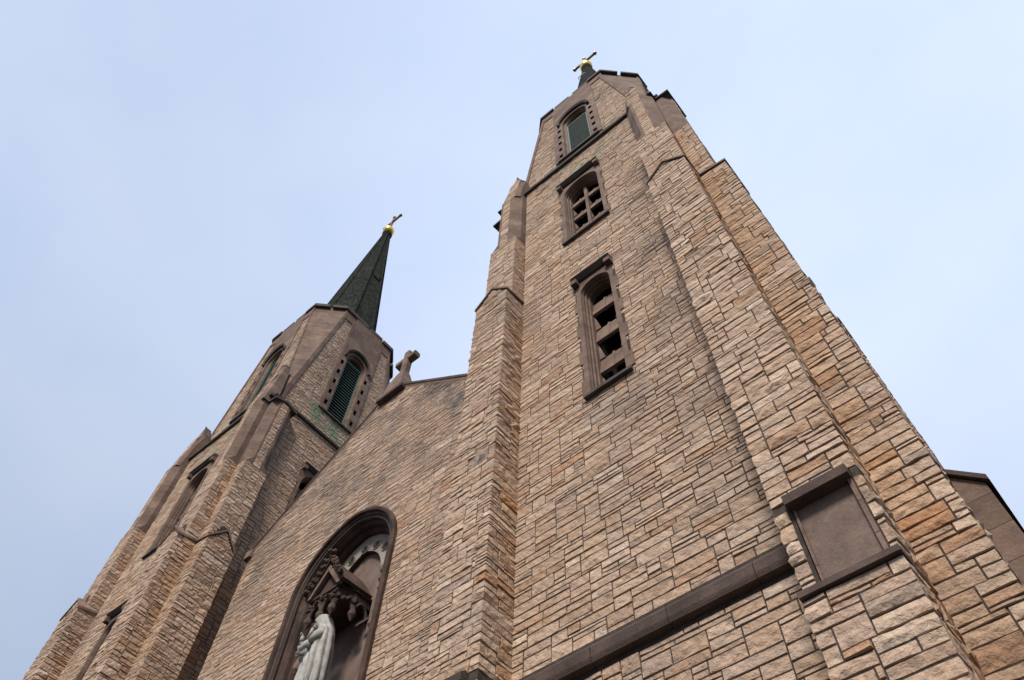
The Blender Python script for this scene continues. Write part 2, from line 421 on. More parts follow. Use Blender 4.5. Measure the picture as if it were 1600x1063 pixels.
for k in range(4):
    t = MB(); e = H - .02
    t.prism([(-e, -H + .4, Z_STR - .10), (-e, -H - .11, Z_STR - .07), (-e, -H - .13, Z_STR + .03), (-e, -H + .28, Z_STR + .17), (-e, -H + .4, Z_STR + .17)], (2 * e, 0, 0), M_COPE)
    base = len(mb.v); c_, s_ = ((1, 0), (0, 1), (-1, 0), (0, -1))[k]
    off = .003 * (k % 2)
    for (x, y, z), a in zip(t.v, t.att): mb.v.append((x * c_ - y * s_, x * s_ + y * c_, z + off)); mb.att.append(a)
    for f, m_ in zip(t.f, t.m): mb.f.append([i + base for i in f]); mb.m.append(mb.mi(t.mats[m_]))
mb.build('string_course', tower)

# --- buttress: canonical one stands on the front face at the right corner
def gable_cap(mb, x0, x1, yf, yb, zl, hgt, rise, m, ov=.045, th=.085):
    """saddleback coping: two slabs over a stone gable, ridge running back into the stage above"""
    xm = (x0 + x1) / 2
    for sx, xe in ((-1, x0 - ov), (1, x1 + ov)):
        a = (xe, yf - ov, zl - .06); b = (xm, yf - ov, zl + hgt)
        c = (xm, yb, zl + hgt + rise); d = (xe, yb, zl + rise * .6)
        up = lambda p: (p[0], p[1], p[2] + th)
        mb.hexa([a, b, c, d], [up(a), up(b), up(c), up(d)], m)
def build_buttress(sd, stage3, mirror):
    mb = MB(); x0, x1 = BI, H; f = -H; cap = MB(); cap2 = MB(); cap3 = MB(); pan = MB(); sil = MB()
    p0, p1, p2, p3 = .80, .665, .44, .22
    # stage 0 (below the panel sill) and stage 1 (panel level upwards)
    z0a = zm(.775); zp1 = zm(.952) - .08
    pth = lambda p: [(x0, f + .02), (x0, f - p), (x1, f - p), (x1, f + .02)]
    wm = (.75, .03, .85)
    if mirror: wm = wm[::-1]
    def core(p, za, zb, e=0.0):
        mb.hexa([(x0 + e, f - p, za), (x1 - e, f - p, za), (x1 - e, f + .3, za), (x0 + e, f + .3, za)],
                [(x0 + e, f - p, zb), (x1 - e, f - p, zb), (x1 - e, f + .3, zb), (x0 + e, f + .3, zb)], M_MORT)
    if not stage3:
        core(p1, 0, zp1 + .14); masonry(mb, pth(p1), 0, zp1 + .14, sd, None, 0, .1, .10, 1.35, None, 1.0, wm)
    if stage3: core(p0, 0, z0a - .10); masonry(mb, pth(p0), 0, z0a - .10, sd, None, 0, .1, .10, 1.35, None, 1.15, wm)
    # panel stage: recessed smooth panel in the front
    pa, pb = x0 + .20, x1 - .10
    rec = .12
    if stage3: mb.hexa([(x0, f - p1 + rec, z0a), (x1, f - p1 + rec, z0a), (x1, f + .3, z0a), (x0, f + .3, z0a)], [(x0, f - p1 + rec, zp1), (x1, f - p1 + rec, zp1), (x1, f + .3, zp1), (x0, f + .3, zp1)], M_MORT)
    if stage3: mb.box((x0, f - p1, z0a), (pa, f - p1 + rec, zp1), M_MORT); mb.box((pb, f - p1, z0a), (x1, f - p1 + rec, zp1), M_MORT)
    def blp(u, z): return p1 + .02 + .18 < u < p1 + .02 + (x1 - x0) - .08 
    if stage3: masonry(mb, pth(p1), z0a, zp1, sd + 1, blp, 0, .1, .09, 1.5, None, 1.0, wm)
    # stage 1
    core(p1, zp1 + .14, Z_CAP); masonry(mb, pth(p1), zp1 + .14, Z_CAP, sd + 2, None, 0, .12, .12, 1.35, None, 1.0, wm)
    # gable field under the saddle cap
    hg, rise = .56, .22; xm = (x0 + x1) / 2
    mb.hexa([(x0, f - p1, Z_CAP), (x1, f - p1, Z_CAP), (x1, f + .2, Z_CAP), (x0, f + .2, Z_CAP)][:2] + [(xm, f - p1, Z_CAP + hg)],
            [(x0, f + .2, Z_CAP), (x1, f + .2, Z_CAP), (xm, f + .2, Z_CAP + hg)], M_MORT)
    masonry(mb, [(x0, f - p1), (x1, f - p1)], Z_CAP, Z_CAP + hg, sd + 5, lambda u, z: abs(u - (x1 - x0) / 2) > (x1 - x0) / 2 * (1 - (z - Z_CAP) / hg) - .04, .1, .1, .1, 1.2)
    gable_cap(cap, x0, x1, f - p1, f + .1, Z_CAP, hg, rise, M_TRIM)
    # stage 2 plain, then stage 2 with dressed brown sides
    pt2 = [(x0 + .02, f + .02), (x0 + .02, f - p2), (x1 - .02, f - p2), (x1 - .02, f + .02)]
    core(p2, Z_CAP, Z_S2B, .02); masonry(mb, pt2, Z_CAP, Z_S2B, sd + 3, lambda u, z: (z < Z_CAP + hg + rise + .1 and abs(u - p2 - .02 - (x1 - x0) / 2 + .02) < (x1 - x0) / 2 * (1 - (z - Z_CAP) / (hg + .5)) ), 0, .15, .15, 1.1, None, 1.0, wm)
    ch = .24
    def brown(p, za, zb, e, c, m=M_TRIM):
        q = [(x0 + e, f + .3), (x0 + e, f - p + c), (x0 + e + c, f - p), (x1 - e - c, f - p), (x1 - e, f - p + c), (x1 - e, f + .3)]
        mb.hexa([(a, b, za) for a, b in q], [(a, b, zb) for a, b in q], m)
    brown(p2, Z_S2B, Z_S2T, .02, ch)
    masonry(mb, [(x0 + ch + .1, f - p2), (x1 - ch - .1, f - p2)], Z_S2B, Z_S2T, sd + 6, None, .1, .15, .15, .9)
    # broach stones at the foot of the chamfers
    for sx in (0, 1):
        X = x0 + .02 if sx == 0 else x1 - .02; d = 1 if sx == 0 else -1
        mb.hexa([(X, f - p2, Z_S2B), (X + d * ch, f - p2, Z_S2B), (X, f - p2 + ch, Z_S2B)], [(X + d * .01, f - p2 + .01, Z_S2B + .01), (X + d * ch, f - p2, Z_S2B + .35), (X, f - p2 + ch, Z_S2B + .35)][:3], M_TRIM)
    if stage3:
        # a steep stone-faced spur that leans back and dies into the belfry corner
        zt = zm(4.18); zi_ = zm(4.05); xa, xb = x0 + .05, x1 - .12; yf, yt = f - p2 + .03, f - .06
        zq = Z_S2T + 1.5; tq = 1.5 / (zt - Z_S2T); c_ = .12
        yq = yf + (yt - yf) * tq
        b0 = [(xa, f + .3, Z_S2T - .02), (xa, yf + c_, Z_S2T - .02), (xa + c_, yf, Z_S2T - .02), (xb - c_, yf, Z_S2T - .02), (xb, yf + c_, Z_S2T - .02), (xb, f + .3, Z_S2T - .02)]
        b1 = [(xa + .03, f + .3, zq), (xa + .03, yq + c_, zq), (xa + .03 + c_, yq, zq), (xb - .10 - c_, yq, zq), (xb - .10, yq + c_, zq), (xb - .10, f + .3, zq)]
        mb.hexa(b0, b1, M_TRIM)
        b2 = [(xa + .08, f + .3, zi_), (xa + .08, yt + c_, zi_), (xa + .08 + c_, yt, zi_ + .1), (2.76 - c_, yt, zt - .1), (2.76, yt + c_, zt), (2.76, f + .3, zt)]
        mb.hexa(b1, b2, M_TRIM)
        cap3.hexa([(p[0], p[1] - .03, p[2]) for p in b2], [(p[0], p[1] - .03, p[2] + .07) for p in b2], M_COPE)
        sp = MB()
        masonry(sp, [(xa + .15, yf), (xb - .22, yf)], Z_S2T, zi_ - .05, sd + 8, None, .15, .3, .12, .9)
        base_ = len(mb.v); k_ = (yt - yf) / (zt - Z_S2T)
        for p, a_ in zip(sp.v, sp.att): mb.v.append((p[0], p[1] + k_ * (p[2] - Z_S2T) - .005, p[2])); mb.att.append(a_)
        for f_, m_ in zip(sp.f, sp.m): mb.f.append([q + base_ for q in f_]); mb.m.append(mb.mi(sp.mats[m_]))
        cap2.hexa([(xb - .02, f - p2 + .1, Z_S2T), (x1 + .04, f - p2 + .1, Z_S2T), (x1 + .04, f + .3, Z_S2T), (xb - .02, f + .3, Z_S2T)], [(xb - .02, f - p2 + .2, Z_S2T + .22), (x1 - .0, f - p2 + .2, Z_S2T + .1), (x1 - .0, f + .3, Z_S2T + .1), (xb - .02, f + .3, Z_S2T + .22)], M_COPE)
    else:
        gable_cap(cap2, x0, x1, f - p2, f + .25, Z_S2T, .12, .1, M_COPE, .05, .10)
        mb.hexa([(x0, f - p2, Z_S2T), (x1, f - p2, Z_S2T), (xm, f - p2, Z_S2T + .12)], [(x0, f + .3, Z_S2T), (x1, f + .3, Z_S2T), (xm, f + .3, Z_S2T + .12)], M_TRIM)
    if stage3:
        # panel: slab, jamb fillets, lintel lip, sill
        pan.box((pa, f - p1 + .03, z0a), (pb, f - p1 + rec + .02, zp1), M_PANEL)
        pan.box((pb - .035, f - p1 - .035, z0a), (pb + .012, f - p1 + .06, zp1), M_TRIM)
        pan.box((pa - .012, f - p1 - .0, z0a), (pa + .03, f - p1 + .06, zp1), M_TRIM)
        yl = f - p1
        pan.prism([(pa - .03, yl + .1, zp1 - .02), (pa - .03, yl - .13, zp1 - .01), (pa - .03, yl - .14, zp1 + .11), (pa - .03, yl - .05, zp1 + .17), (pa - .03, yl + .1, zp1 + .17)], (pb - pa + .05, 0, 0), M_DARK)
        sil.prism([(x0 - .02, f - p0 + .25, z0a - .11), (x0 - .02, f - p0 - .06, z0a - .09), (x0 - .02, f - p0 - .06, z0a - .02), (x0 - .02, f - p1 + .05, z0a + .03), (x0 - .02, f - p1 + .25, z0a + .03)], (x1 - x0 + .04, 0, 0), M_DARK)
        pan.box((x0 - .002, f - p1 + .0, zp1), (pa - .04, f + .1, zp1 + .14), M_MORT); pan.box((pb + .03, f - p1 + .0, zp1), (x1 + .002, f + .1, zp1 + .14), M_MORT)
        pan.box((pa - .03, f - p1 + .1, zp1), (pb + .02, f + .1, zp1 + .14), M_MORT)
    if mirror:
        for q in (mb, cap, cap2, cap3, pan, sil): q.v = [(-x, y, z) for x, y, z in q.v]; q.f = [g_[::-1] for g_ in q.f]
    return mb, cap, cap2, cap3, pan, sil
for mirror in (False, True):
    for st3 in (True, False):
        b, cp, cp2, cp3, pn, sl = build_buttress(100 + 20 * mirror + 40 * st3, st3, mirror)
        for k in ((0, 2) if st3 else (1, 3)):
            if k in (0, 1):
                o = b.build('buttress', church, TOW, rot4(k), recalc=False); first = (o, cp.build('cap', o), cp2.build('cap', o)) + ((cp3.build('cap', o), pn.build('panel', o), sl.build('sill', o)) if st3 else ())
            else:
                o = first[0].copy(); C.objects.link(o); o.rotation_euler = rot4(k)
                for q in first[1:]: w = q.copy(); C.objects.link(w); w.parent = o
            tower_parts.append(o)

# --- arched openings
def arch_pts(w, zs, n=14, c=0.0, z0=None):
    """from bottom left, over the arch, to bottom right (x,z); c>0 gives a slightly pointed head"""
    r = w + c; a0 = math.acos(c / r) if c else PI / 2
    L_ = []
    for i in range(n + 1):
        a = a0 * i / n; L_.append((c - r * math.cos(a), zs + r * math.sin(a)))
    L_[-1] = (0, L_[-1][1])
    return [(-w, z0)] + L_ + [(-x, z) for x, z in L_[:-1]][::-1] + [(w, z0)]
def loft(mb, profile, zs, z0, m, c=0.0, flat=1.0, ms=None):
    """profile = list of (half width, y); skins the opening's mouldings"""
    rings = []
    for w, y in profile:
        rings.append([mb.vt((x, y, zs + (z - zs) * flat if z > zs else z)) for x, z in arch_pts(w, zs, 14, c, z0)])
    for q, (a, b) in enumerate(zip(rings, rings[1:])):
        for i in range(len(a) - 1): mb.idx([a[i], a[i + 1], b[i + 1], b[i]], ms[q] if ms else m)
def plate(mb, W_, z0, z1, w, zs, y, m, c=0.0, flat=1.0, th=.0):
    """flat surround with an arched hole"""
    ap = arch_pts(w, zs, 14, c, z0); ap = [(x, zs + (z - zs) * flat if z > zs else z) for x, z in ap]
    op = []
    for i, (x, z) in enumerate(ap):
        if i == 0: op.append((-W_, z0)); continue
        if i == len(ap) - 1: op.append((W_, z0)); continue
        dx, dz = x, max(z - zs, 0)
        if dz < 1e-6: op.append((math.copysign(W_, x), zs)); continue
        k = min(W_ / abs(dx) if abs(dx) > 1e-6 else 1e9, (z1 - zs) / dz); op.append((dx * k, zs + dz * k))
    for i in range(len(ap) - 1):
        a, b, c_, d = op[i], op[i + 1], ap[i + 1], ap[i]
        mb.face([(a[0], y, a[1]), (b[0], y, b[1]), (c_[0], y, c_[1]), (d[0], y, d[1])], m)
        # fill rectangle corners
        if abs(abs(a[0]) - W_) < 1e-6 and abs(b[1] - z1) < 1e-6 and abs(a[1] - z1) > 1e-6: mb.face([(a[0], y, a[1]), (a[0], y, z1), (b[0], y, z1)], m)
        if abs(a[1] - z1) < 1e-6 and abs(abs(b[0]) - W_) < 1e-6 and abs(b[1] - z1) > 1e-6: mb.face([(a[0], y, z1), (b[0], y, z1), (b[0], y, b[1])], m)
def stone_window(Wd, cols, rows, w_open, w_in, top_gap):
    W_, z0, z1 = Wd; f = MB(); lo = MB(); y = -H - .035
    zs = z1 - top_gap - w_open
    plate(f, W_, z0, z1, w_open, zs, y, M_TRIM)
    for sx in (-1, 1): f.face([(sx * W_, y, z0), (sx * W_, y, z1), (sx * W_, -H + .1, z1), (sx * W_, -H + .1, z0)], M_TRIM)
    f.face([(-W_, y, z1), (W_, y, z1), (W_, -H + .1, z1), (-W_, -H + .1, z1)], M_TRIM)
    # toothed side blocks
    n = int((z1 - z0) / .55)
    for i in range(n):
        if i % 2 == 0:
            for sx in (-1, 1):
                za = z0 + .1 + i * .55
                f.box((sx * (W_ - .01), y + .004, za), (sx * (W_ + .08), -H + .05, min(za + .5, z1 - .05)), M_TRIM)
    d = (w_open - w_in) / 3
    loft(f, [(w_open, y), (w_open - .015, y + .06), (w_open - d, y + .08), (w_open - d, y + .14), (w_open - 2 * d, y + .16), (w_open - 2 * d, y + .23), (w_in, y + .25), (w_in, y + .42)], zs, z0, M_TRIM)
    X = w_open + .05
    for a, b, c_, d_ in (((-X, 1.4, z0), (X, 1.4, z0), (X, 1.4, z1), (-X, 1.4, z1)), ((-X, .42, z1), (X, .42, z1), (X, 1.4, z1), (-X, 1.4, z1)), ((-X, .42, z0), (-X, 1.4, z0), (-X, 1.4, z1), (-X, .42, z1)), ((X, .42, z0), (X, 1.4, z0), (X, 1.4, z1), (X, .42, z1))):
        f.face([(q[0], y + q[1], q[2]) for q in (a, b, c_, d_)], M_VOID)
    # sloping sill and label mould with stops
    f.prism([(-W_ - .02, y + .5, z0 + .12), (-W_ - .02, y - .07, z0), (-W_ - .02, y - .07, z0 - .08), (-W_ - .02, y + .5, z0 - .08)], (2 * W_ + .04, 0, 0), M_COPE)
    f.prism([(-W_ - .04, y + .1, z1 - .12), (-W_ - .04, y - .06, z1 - .10), (-W_ - .04, y - .17, z1 + .02), (-W_ - .04, y - .13, z1 + .09), (-W_ - .04, y + .1, z1 + .16)], (2 * W_ + .08, 0, 0), M_COPE)
    for sx in (-1, 1): f.box((sx * (W_ - .12), y - .15, z1 - .27), (sx * (W_ + .045), y + .05, z1 - .09), M_TRIM)
    # stone louvres
    cw = (2 * w_in) / cols; step = (zs + w_in * .45 - z0 - .45) / (rows + .12)
    for c in range(cols):
        xa = -w_in + c * cw; xb = xa + cw
        for r in range(rows):
            zb = z0 + .45 + step * (r + .46); hh = step * .50
            lo.prism([(xa, y + .30, zb), (xa, y + .37, zb - .02), (xa, y + .47, zb + hh), (xa, y + .40, zb + hh)], (xb - xa, 0, 0), M_TRIM)
            xm = (xa + xb) / 2
            lo.prism([(xm - .03, y + .285, zb - .03), (xm + .03, y + .285, zb - .03), (xm + .03, y + .385, zb + hh + .03), (xm - .03, y + .385, zb + hh + .03)], (0, .10, 0), M_TRIM)
            for xx, sgn in ((xa, 1), (xb, -1)):
                q3 = [(xx, y + .37, zb + .01), (xx, y + .37, zb - step * .50), (xx + sgn * (xb - xa) * .20, y + .37, zb - step * .50)]
                lo.prism(q3, (0, .04, 0), M_TRIM)
    if cols == 2: lo.box((-.05, y + .28, z0), (.05, y + .46, zs + w_in * .9), M_TRIM)
    return f, lo
f3, l3 = stone_window(W3, 1, 3, .41, .33, .30)
f2, l2 = stone_window(W2, 2, 3, .63, .55, .27)
for (f_, l_, ks) in ((f3, l3, (0,)), (f2, l2, (0, 1, 3))):
    for k in ks:
        if k == 0:
            o = f_.build('window', church, TOW, rot4(k), recalc=False); q = l_.build('louvre', o)
            first = (o, q)
        else:
            o = first[0].copy(); C.objects.link(o); o.rotation_euler = rot4(k); w = first[1].copy(); C.objects.link(w); w.parent = o
        tower_parts.append(o)

# --- belfry: broached octagonal top stage
BH = .406 * K; BA = .24 * K; ZB0 = Z_STR + .05; ZB1 = zm(5.17)
mb = MB()
green_w1 = stain(-1.5, 1.5, Z_STR + .3, W1[1] + .2, 9.4, .75)
def half(z): return BH + (BA - BH) * max(0, min(1, (z - ZB0 - .6) / (ZB1 - ZB0 - .6)))
for k in range(4):
    t = MB()
    xs = (W1[0] - .02)
    zl = ZB0 + .6
    t.face([(-BH, -BH, ZB0), (BH, -BH, ZB0), (BH, -BH, zl), (-BH, -BH, zl)], M_MORT)
    for sx in (-1, 1):
        hw = half(W1[1])
        t.face([(sx * xs, -BH, zl), (sx * BH, -BH, zl), (sx * BA, -BH, ZB1), (sx * xs, -BH, ZB1)], M_MORT)
    t.face([(-xs, -BH, zl), (xs, -BH, zl), (xs, -BH, W1[1] + .02), (-xs, -BH, W1[1] + .02)], M_MORT)
    def bl(u, z, k=k):
        x = abs(u - BH)
        return x > half(z) - .09 or (x < W1[0] - .04 and z > W1[1])
    masonry(t, [(-BH, -BH), (BH, -BH)], ZB0, ZB1 - .3, 51 + k, bl, .12, .5, .2, .9, (lambda u, z: green_w1(u - BH, z)) if k < 2 else None)
    # dressed edges of the broach and its smooth triangular face
    for sx in (-1, 1):
        t.hexa([(sx * (BH - .02), -BH - .05, zl - .2), (sx * (BH - .16), -BH - .05, zl - .2), (sx * (BH - .16), -BH + .2, zl - .2), (sx * (BH - .02), -BH + .2, zl - .2)],
               [(sx * (BA + .0), -BH - .05, ZB1), (sx * (BA - .15), -BH - .05, ZB1), (sx * (BA - .15), -BH + .2, ZB1), (sx * (BA + .0), -BH + .2, ZB1)], M_TRIM)
        t.box((sx * .91, -BH - .06, W1[1] - .03), (sx * 1.06, -BH + .1, ZB1), M_TRIM)
    t.face([(BH, -BH, zl), (BH, -BA, ZB1), (BA, -BH, ZB1)], M_TRIM)
    t.face([(-BA, -BH, ZB1 - .3), (BA, -BH, ZB1 - .3), (BA, -BH, ZB1), (-BA, -BH, ZB1)], M_TRIM)
    t.box((-BA + .14, -BH - .045, ZB1 - .32), (-.88, -BH + .1, ZB1 - .002), M_TRIM); t.box((.88, -BH - .045, ZB1 - .32), (BA - .14, -BH + .1, ZB1 - .002), M_TRIM)
    base = len(mb.v); c_, s_ = ((1, 0), (0, 1), (-1, 0), (0, -1))[k]
    for (x, y, z), a in zip(t.v, t.att): mb.v.append((x * c_ - y * s_, x * s_ + y * c_, z)); mb.att.append(a)
    for f, m_ in zip(t.f, t.m): mb.f.append([i + base for i in f]); mb.m.append(mb.mi(t.mats[m_]))
mb.face([(-BH, -BH, ZB0 + .02), (BH, -BH, ZB0 + .02), (BH, BH, ZB0 + .02), (-BH, BH, ZB0 + .02)], M_MORT)
belfry = mb.build('belfry', church, TOW, recalc=False); tower_parts.append(belfry)
# parapet copings
mb = MB()
def oct_ring(h, a): return [(-a, -h), (a, -h), (h, -a), (h, a), (a, h), (-a, h), (-h, a), (-h, -a)]
ZP = ZB1 + .0
def slab(pts, za, zb, m): mb.hexa([(x, y, za) for x, y in pts], [(x, y, zb) for x, y in pts], m)
slab(oct_ring(BH - .05, BA - .02), ZP - .12, ZP + .62, M_TRIM)
for k in range(4):
    c_, s_ = ((1, 0), (0, 1), (-1, 0), (0, -1))[k]
    R_ = lambda pts: [(x * c_ - y * s_, x * s_ + y * c_) for x, y in pts]
    o = .10
    for xa, xb in ((-.93, -.12), (.10, .93)): slab(R_([(xa, -BH - .04), (xb, -BH - .04), (xb, -BH + .5), (xa, -BH + .5)]), ZP + .62, ZP + .86, M_COPE)
    for xa, xb in ((-BA - .04, -.98), (.98, BA + .04)): slab(R_([(xa, -BH - o), (xb, -BH - o), (xb, -BH + .5), (xa, -BH + .5)]), ZP + .50, ZP + .74, M_COPE)
    # chamfer copings with a small gap in the middle
    A_ = Vector((BA + .04, -BH - o, 0)); B_ = Vector((BH + o, -BA - .04, 0)); d = (B_ - A_); nrm = Vector((-1, 1, 0)).normalized() * .5
    for ta, tb in ((0.02, .46), (.55, .98)):
        p, q = A_ + d * ta, A_ + d * tb
        slab(R_([(p.x, p.y), (q.x, q.y), (q.x + nrm.x, q.y + nrm.y), (p.x + nrm.x, p.y + nrm.y)]), ZP + .497, ZP + .737, M_COPE)
for k in range(4):
    c_, s_ = ((1, 0), (0, 1), (-1, 0), (0, -1))[k]
    R_ = lambda pts: [(x * c_ - y * s_, x * s_ + y * c_) for x, y in pts]
    slab(R_([(-BA - .0, -BH - .02), (-.95, -BH - .02), (-.95, -BH + .4), (-BA, -BH + .4)]), ZP - .14, ZP + .5, M_TRIM)
    slab(R_([(.95, -BH - .02), (BA, -BH - .02), (BA, -BH + .4), (.95, -BH + .4)]), ZP - .14, ZP + .5, M_TRIM)
mb.build('parapet', belfry)

# --- belfry windows: tall surround, pierced side strips, green louvres
def belfry_window():
    f = MB(); lo = MB(); W_, z0, z1 = W1; y = -BH - .05; w = .61; zs = zm(4.72)
    z1 = ZB1 + .55
    ws = .68
    plate(f, ws, z0, z1, w, zs, y, M_TRIM, 0, 1.15)
    loft(f, [(w, y), (w - .02, y + .12), (w - .10, y + .16), (w - .10, y + .40), (w - .10, y + 1.3)], zs, z0, M_TRIM, 0, 1.15)
    # side strips with sockets
    for sx in (-1, 1):
        xa, xb = ws, W_; n = 5; za = z0 + .35; st = (zs + .1 - za) / n
        def q(x0, x1, a, b, yy=y, m=M_TRIM): f.face([(sx * x0, yy, a), (sx * x1, yy, a), (sx * x1, yy, b), (sx * x0, yy, b)], m)
        h0, h1 = xa + .03, xb - .06
        q(xa, h0, z0, z1); q(h1, xb, z0, z1); q(h0, h1, z0, za); q(h0, h1, za + n * st, z1)
        for i in range(n):
            a = za + i * st; b = a + .34
            q(h0, h1, b, a + st)
            f.hexa([(sx * h0, y + .3, a), (sx * h1, y + .3, a), (sx * h1, y + .3, b), (sx * h0, y + .3, b)], [(sx * h0, y + .31, a), (sx * h1, y + .31, a), (sx * h1, y + .31, b), (sx * h0, y + .31, b)], M_VOID)
            for (x0, x1, c0, c1) in ((h0, h0, a, b), (h1, h1, a, b), (h0, h1, a, a), (h0, h1, b, b)):
                f.face([(sx * x0, y, c0), (sx * x1, y, c1 if x0 == x1 else c0), (sx * x1, y + .3, c1 if x0 == x1 else c0), (sx * x0, y + .3, c0)], M_VOID)
        f.face([(sx * W_, y, z0), (sx * W_, y, z1), (sx * W_, y + .2, z1), (sx * W_, y + .2, z0)], M_TRIM)
    # hood mould following the arch
    prof = [(w + .12, y), (w + .12, y - .10), (w + .21, y - .15), (w + .21, y)]
    zs2 = zs + .02
    t = MB()
    rings = []
    for ww, yy in prof:
        pts = [(x, zs2 + (z - zs2) * 1.2) for x, z in arch_pts(ww, zs2, 14, 0, zs2)][1:-1]
        rings.append([f.vt((x, yy, z)) for x, z in pts])
    for a, b in zip(rings, rings[1:]):
        for i in range(len(a) - 1): f.idx([a[i], a[i + 1], b[i + 1], b[i]], M_COPE)
    f.prism([(-W_, y + .4, z0 + .1), (-W_, y - .06, z0), (-W_, y - .06, z0 - .09), (-W_, y + .4, z0 - .09)], (2 * W_, 0, 0), M_COPE)
    f.face([(-w, y + 1.3, z0), (w, y + 1.3, z0), (w, y + 1.3, zs + w * 1.3), (-w, y + 1.3, zs + w * 1.3)], M_VOID)
    zt = zs + .12; wl = w - .10
    lo.box((-wl, y + .20, z0), (-wl + .05, y + .42, zt), M_EDGE); lo.box((wl - .05, y + .20, z0), (wl, y + .42, zt), M_EDGE)
    lo.box((-wl, y + .19, z0), (wl, y + .44, z0 + .09), M_EDGE); lo.box((-wl, y + .21, zt), (wl, y + .32, zt + .06), M_EDGE)
    n = int((zt - z0) / .20)
    for i in range(n):
        z = z0 + .12 + i * .20
        lo.prism([(-wl + .05, y + .22, z), (-wl + .05, y + .22, z + .055), (-wl + .05, y + .245, z + .07), (-wl + .05, y + .245, z + .012)], (2 * wl - .1, 0, 0), M_LOUV)
        lo.prism([(-wl + .05, y + .245, z + .03), (-wl + .05, y + .245, z + .06), (-wl + .05, y + .40, z + .20), (-wl + .05, y + .40, z + .17)], (2 * wl - .1, 0, 0), M_VOID)  # slat blades coloured black for the shade between slats
    lo.box((-wl, y + .42, z0), (wl, y + .44, zt), M_VOID)
    return f, lo
fb, lb = belfry_window()
for k in range(4):
    if k == 0: o = fb.build('window', church, TOW, rot4(0), recalc=False); q = lb.build('louvre', o); first = (o, q)
    else: o = first[0].copy(); C.objects.link(o); o.rotation_euler = rot4(k); w = first[1].copy(); C.objects.link(w); w.parent = o
    tower_parts.append(o)

# --- spire, ball and cross
SZ0, SZ1 = ZP + .4, zm(7.80); SR0, SR1 = .298 * K, .036 * K
mb = MB(); nl = 24
def sp_r(t): return SR0 + (SR1 - SR0) * t
for i in range(8):
    a0 = PI / 8 + i * PI / 4; a1 = a0 + PI / 4
    for j in range(nl):
        t0, t1 = j / nl, (j + 1) / nl; z0, z1 = SZ0 + (SZ1 - SZ0) * t0, SZ0 + (SZ1 - SZ0) * t1
        r0, r1 = sp_r(t0), sp_r(t1)
        mb.face([(r0 * math.cos(a0), r0 * math.sin(a0), z0), (r0 * math.cos(a1), r0 * math.sin(a1), z0), (r1 * math.cos(a1), r1 * math.sin(a1), z1), (r1 * math.cos(a0), r1 * math.sin(a0), z1)], M_SPIRE)
spire = mb.build('spire', church, TOW, recalc=False); tower_parts.append(spire)
mb = MB()
for i in range(8):
    a0 = PI / 8 + i * PI / 4
    mb.tube([(sp_r(t) * math.cos(a0), sp_r(t) * math.sin(a0), SZ0 + (SZ1 - SZ0) * t) for t in (0, .5, 1)], [.085, .065, .05], M_SPIRE, 6)
mb.build('hip_rib', spire)
mb = MB()
mb.tube([(0, 0, SZ1 - .25), (0, 0, SZ1), (0, 0, SZ1 + .12), (0, 0, SZ1 + .40), (0, 0, SZ1 + .5)], [SR1 + .03, SR1 + .12, SR1 + .13, SR1 + .02, SR1 - .05], M_SPIRE, 16)
mb.build('collar', spire)
mb = MB(); BZ = SZ1 + .88; mb.ball((0, 0, BZ), .44, M_GOLD, 28, 16)
mb.build('gilded_ball', spire, smooth=True)
mb = MB(); z = BZ + .35
mb.bar((0, 0, z), (0, 0, z + 2.5), .15, .13, M_CROSS, (0, 1, 0)); mb.bar((-.88, 0, z + 1.55), (.88, 0, z + 1.55), .15, .17, M_CROSS)
for x in (-.88, .88): mb.ball((x, 0, z + 1.55), .14, M_CROSS, 8, 6)
mb.ball((0, 0, z + 2.5), .14, M_CROSS, 8, 6)
mb.build('cross', spire)

# --- the second tower: copies of every part and sub-part
kids = {}
for o in list(C.objects):
    if o.parent: kids.setdefault(o.parent.name, []).append(o)
for o in [tower] + tower_parts:
    c = o.copy(); C.objects.link(c); c.location.x = o.location.x + LTX - RTX
    if o is tower: c['label'] = 'left-hand stone tower, farther away'
    for q in kids.get(o.name, []):
        d = q.copy(); C.objects.link(d); d.parent = c
left_spire = [o for o in C.objects if o.name.startswith('spire') and o is not spire][0]
mb = MB()                                   # dormer hatch on the far spire, ladder rail on the near one
t = .53; r = sp_r(t) * math.cos(PI / 8); z = SZ0 + (SZ1 - SZ0) * t; a = 0
for (da, w, h, dep, m) in ((0, .50, .80, .09, M_SPIRE), (0, .38, .62, .10, M_VOID)):
    cx, cy = math.cos(a), math.sin(a); tx, ty = -cy, cx
    p = [(cx * (r - .4) + tx * s_ * w / 2, cy * (r - .4) + ty * s_ * w / 2) for s_ in (-1, 1)]; q = [(cx * (r + dep) + tx * s_ * w / 2, cy * (r + dep) + ty * s_ * w / 2) for s_ in (1, -1)]
    mb.hexa([(x, y, z - h / 2) for x, y in p + q], [(x, y, z + h / 2) for x, y in p + q], m)
mb.build('hatch', left_spire)
mb = MB(); t = .74; r = sp_r(t) + .1; z = SZ0 + (SZ1 - SZ0) * t
mb.tube([(-.40, -r + .12, z), (-.38, -r, z), (.12, -r, z), (.14, -r + .12, z)], .028, M_RAIL, 8)
mb.build('rail', spire)

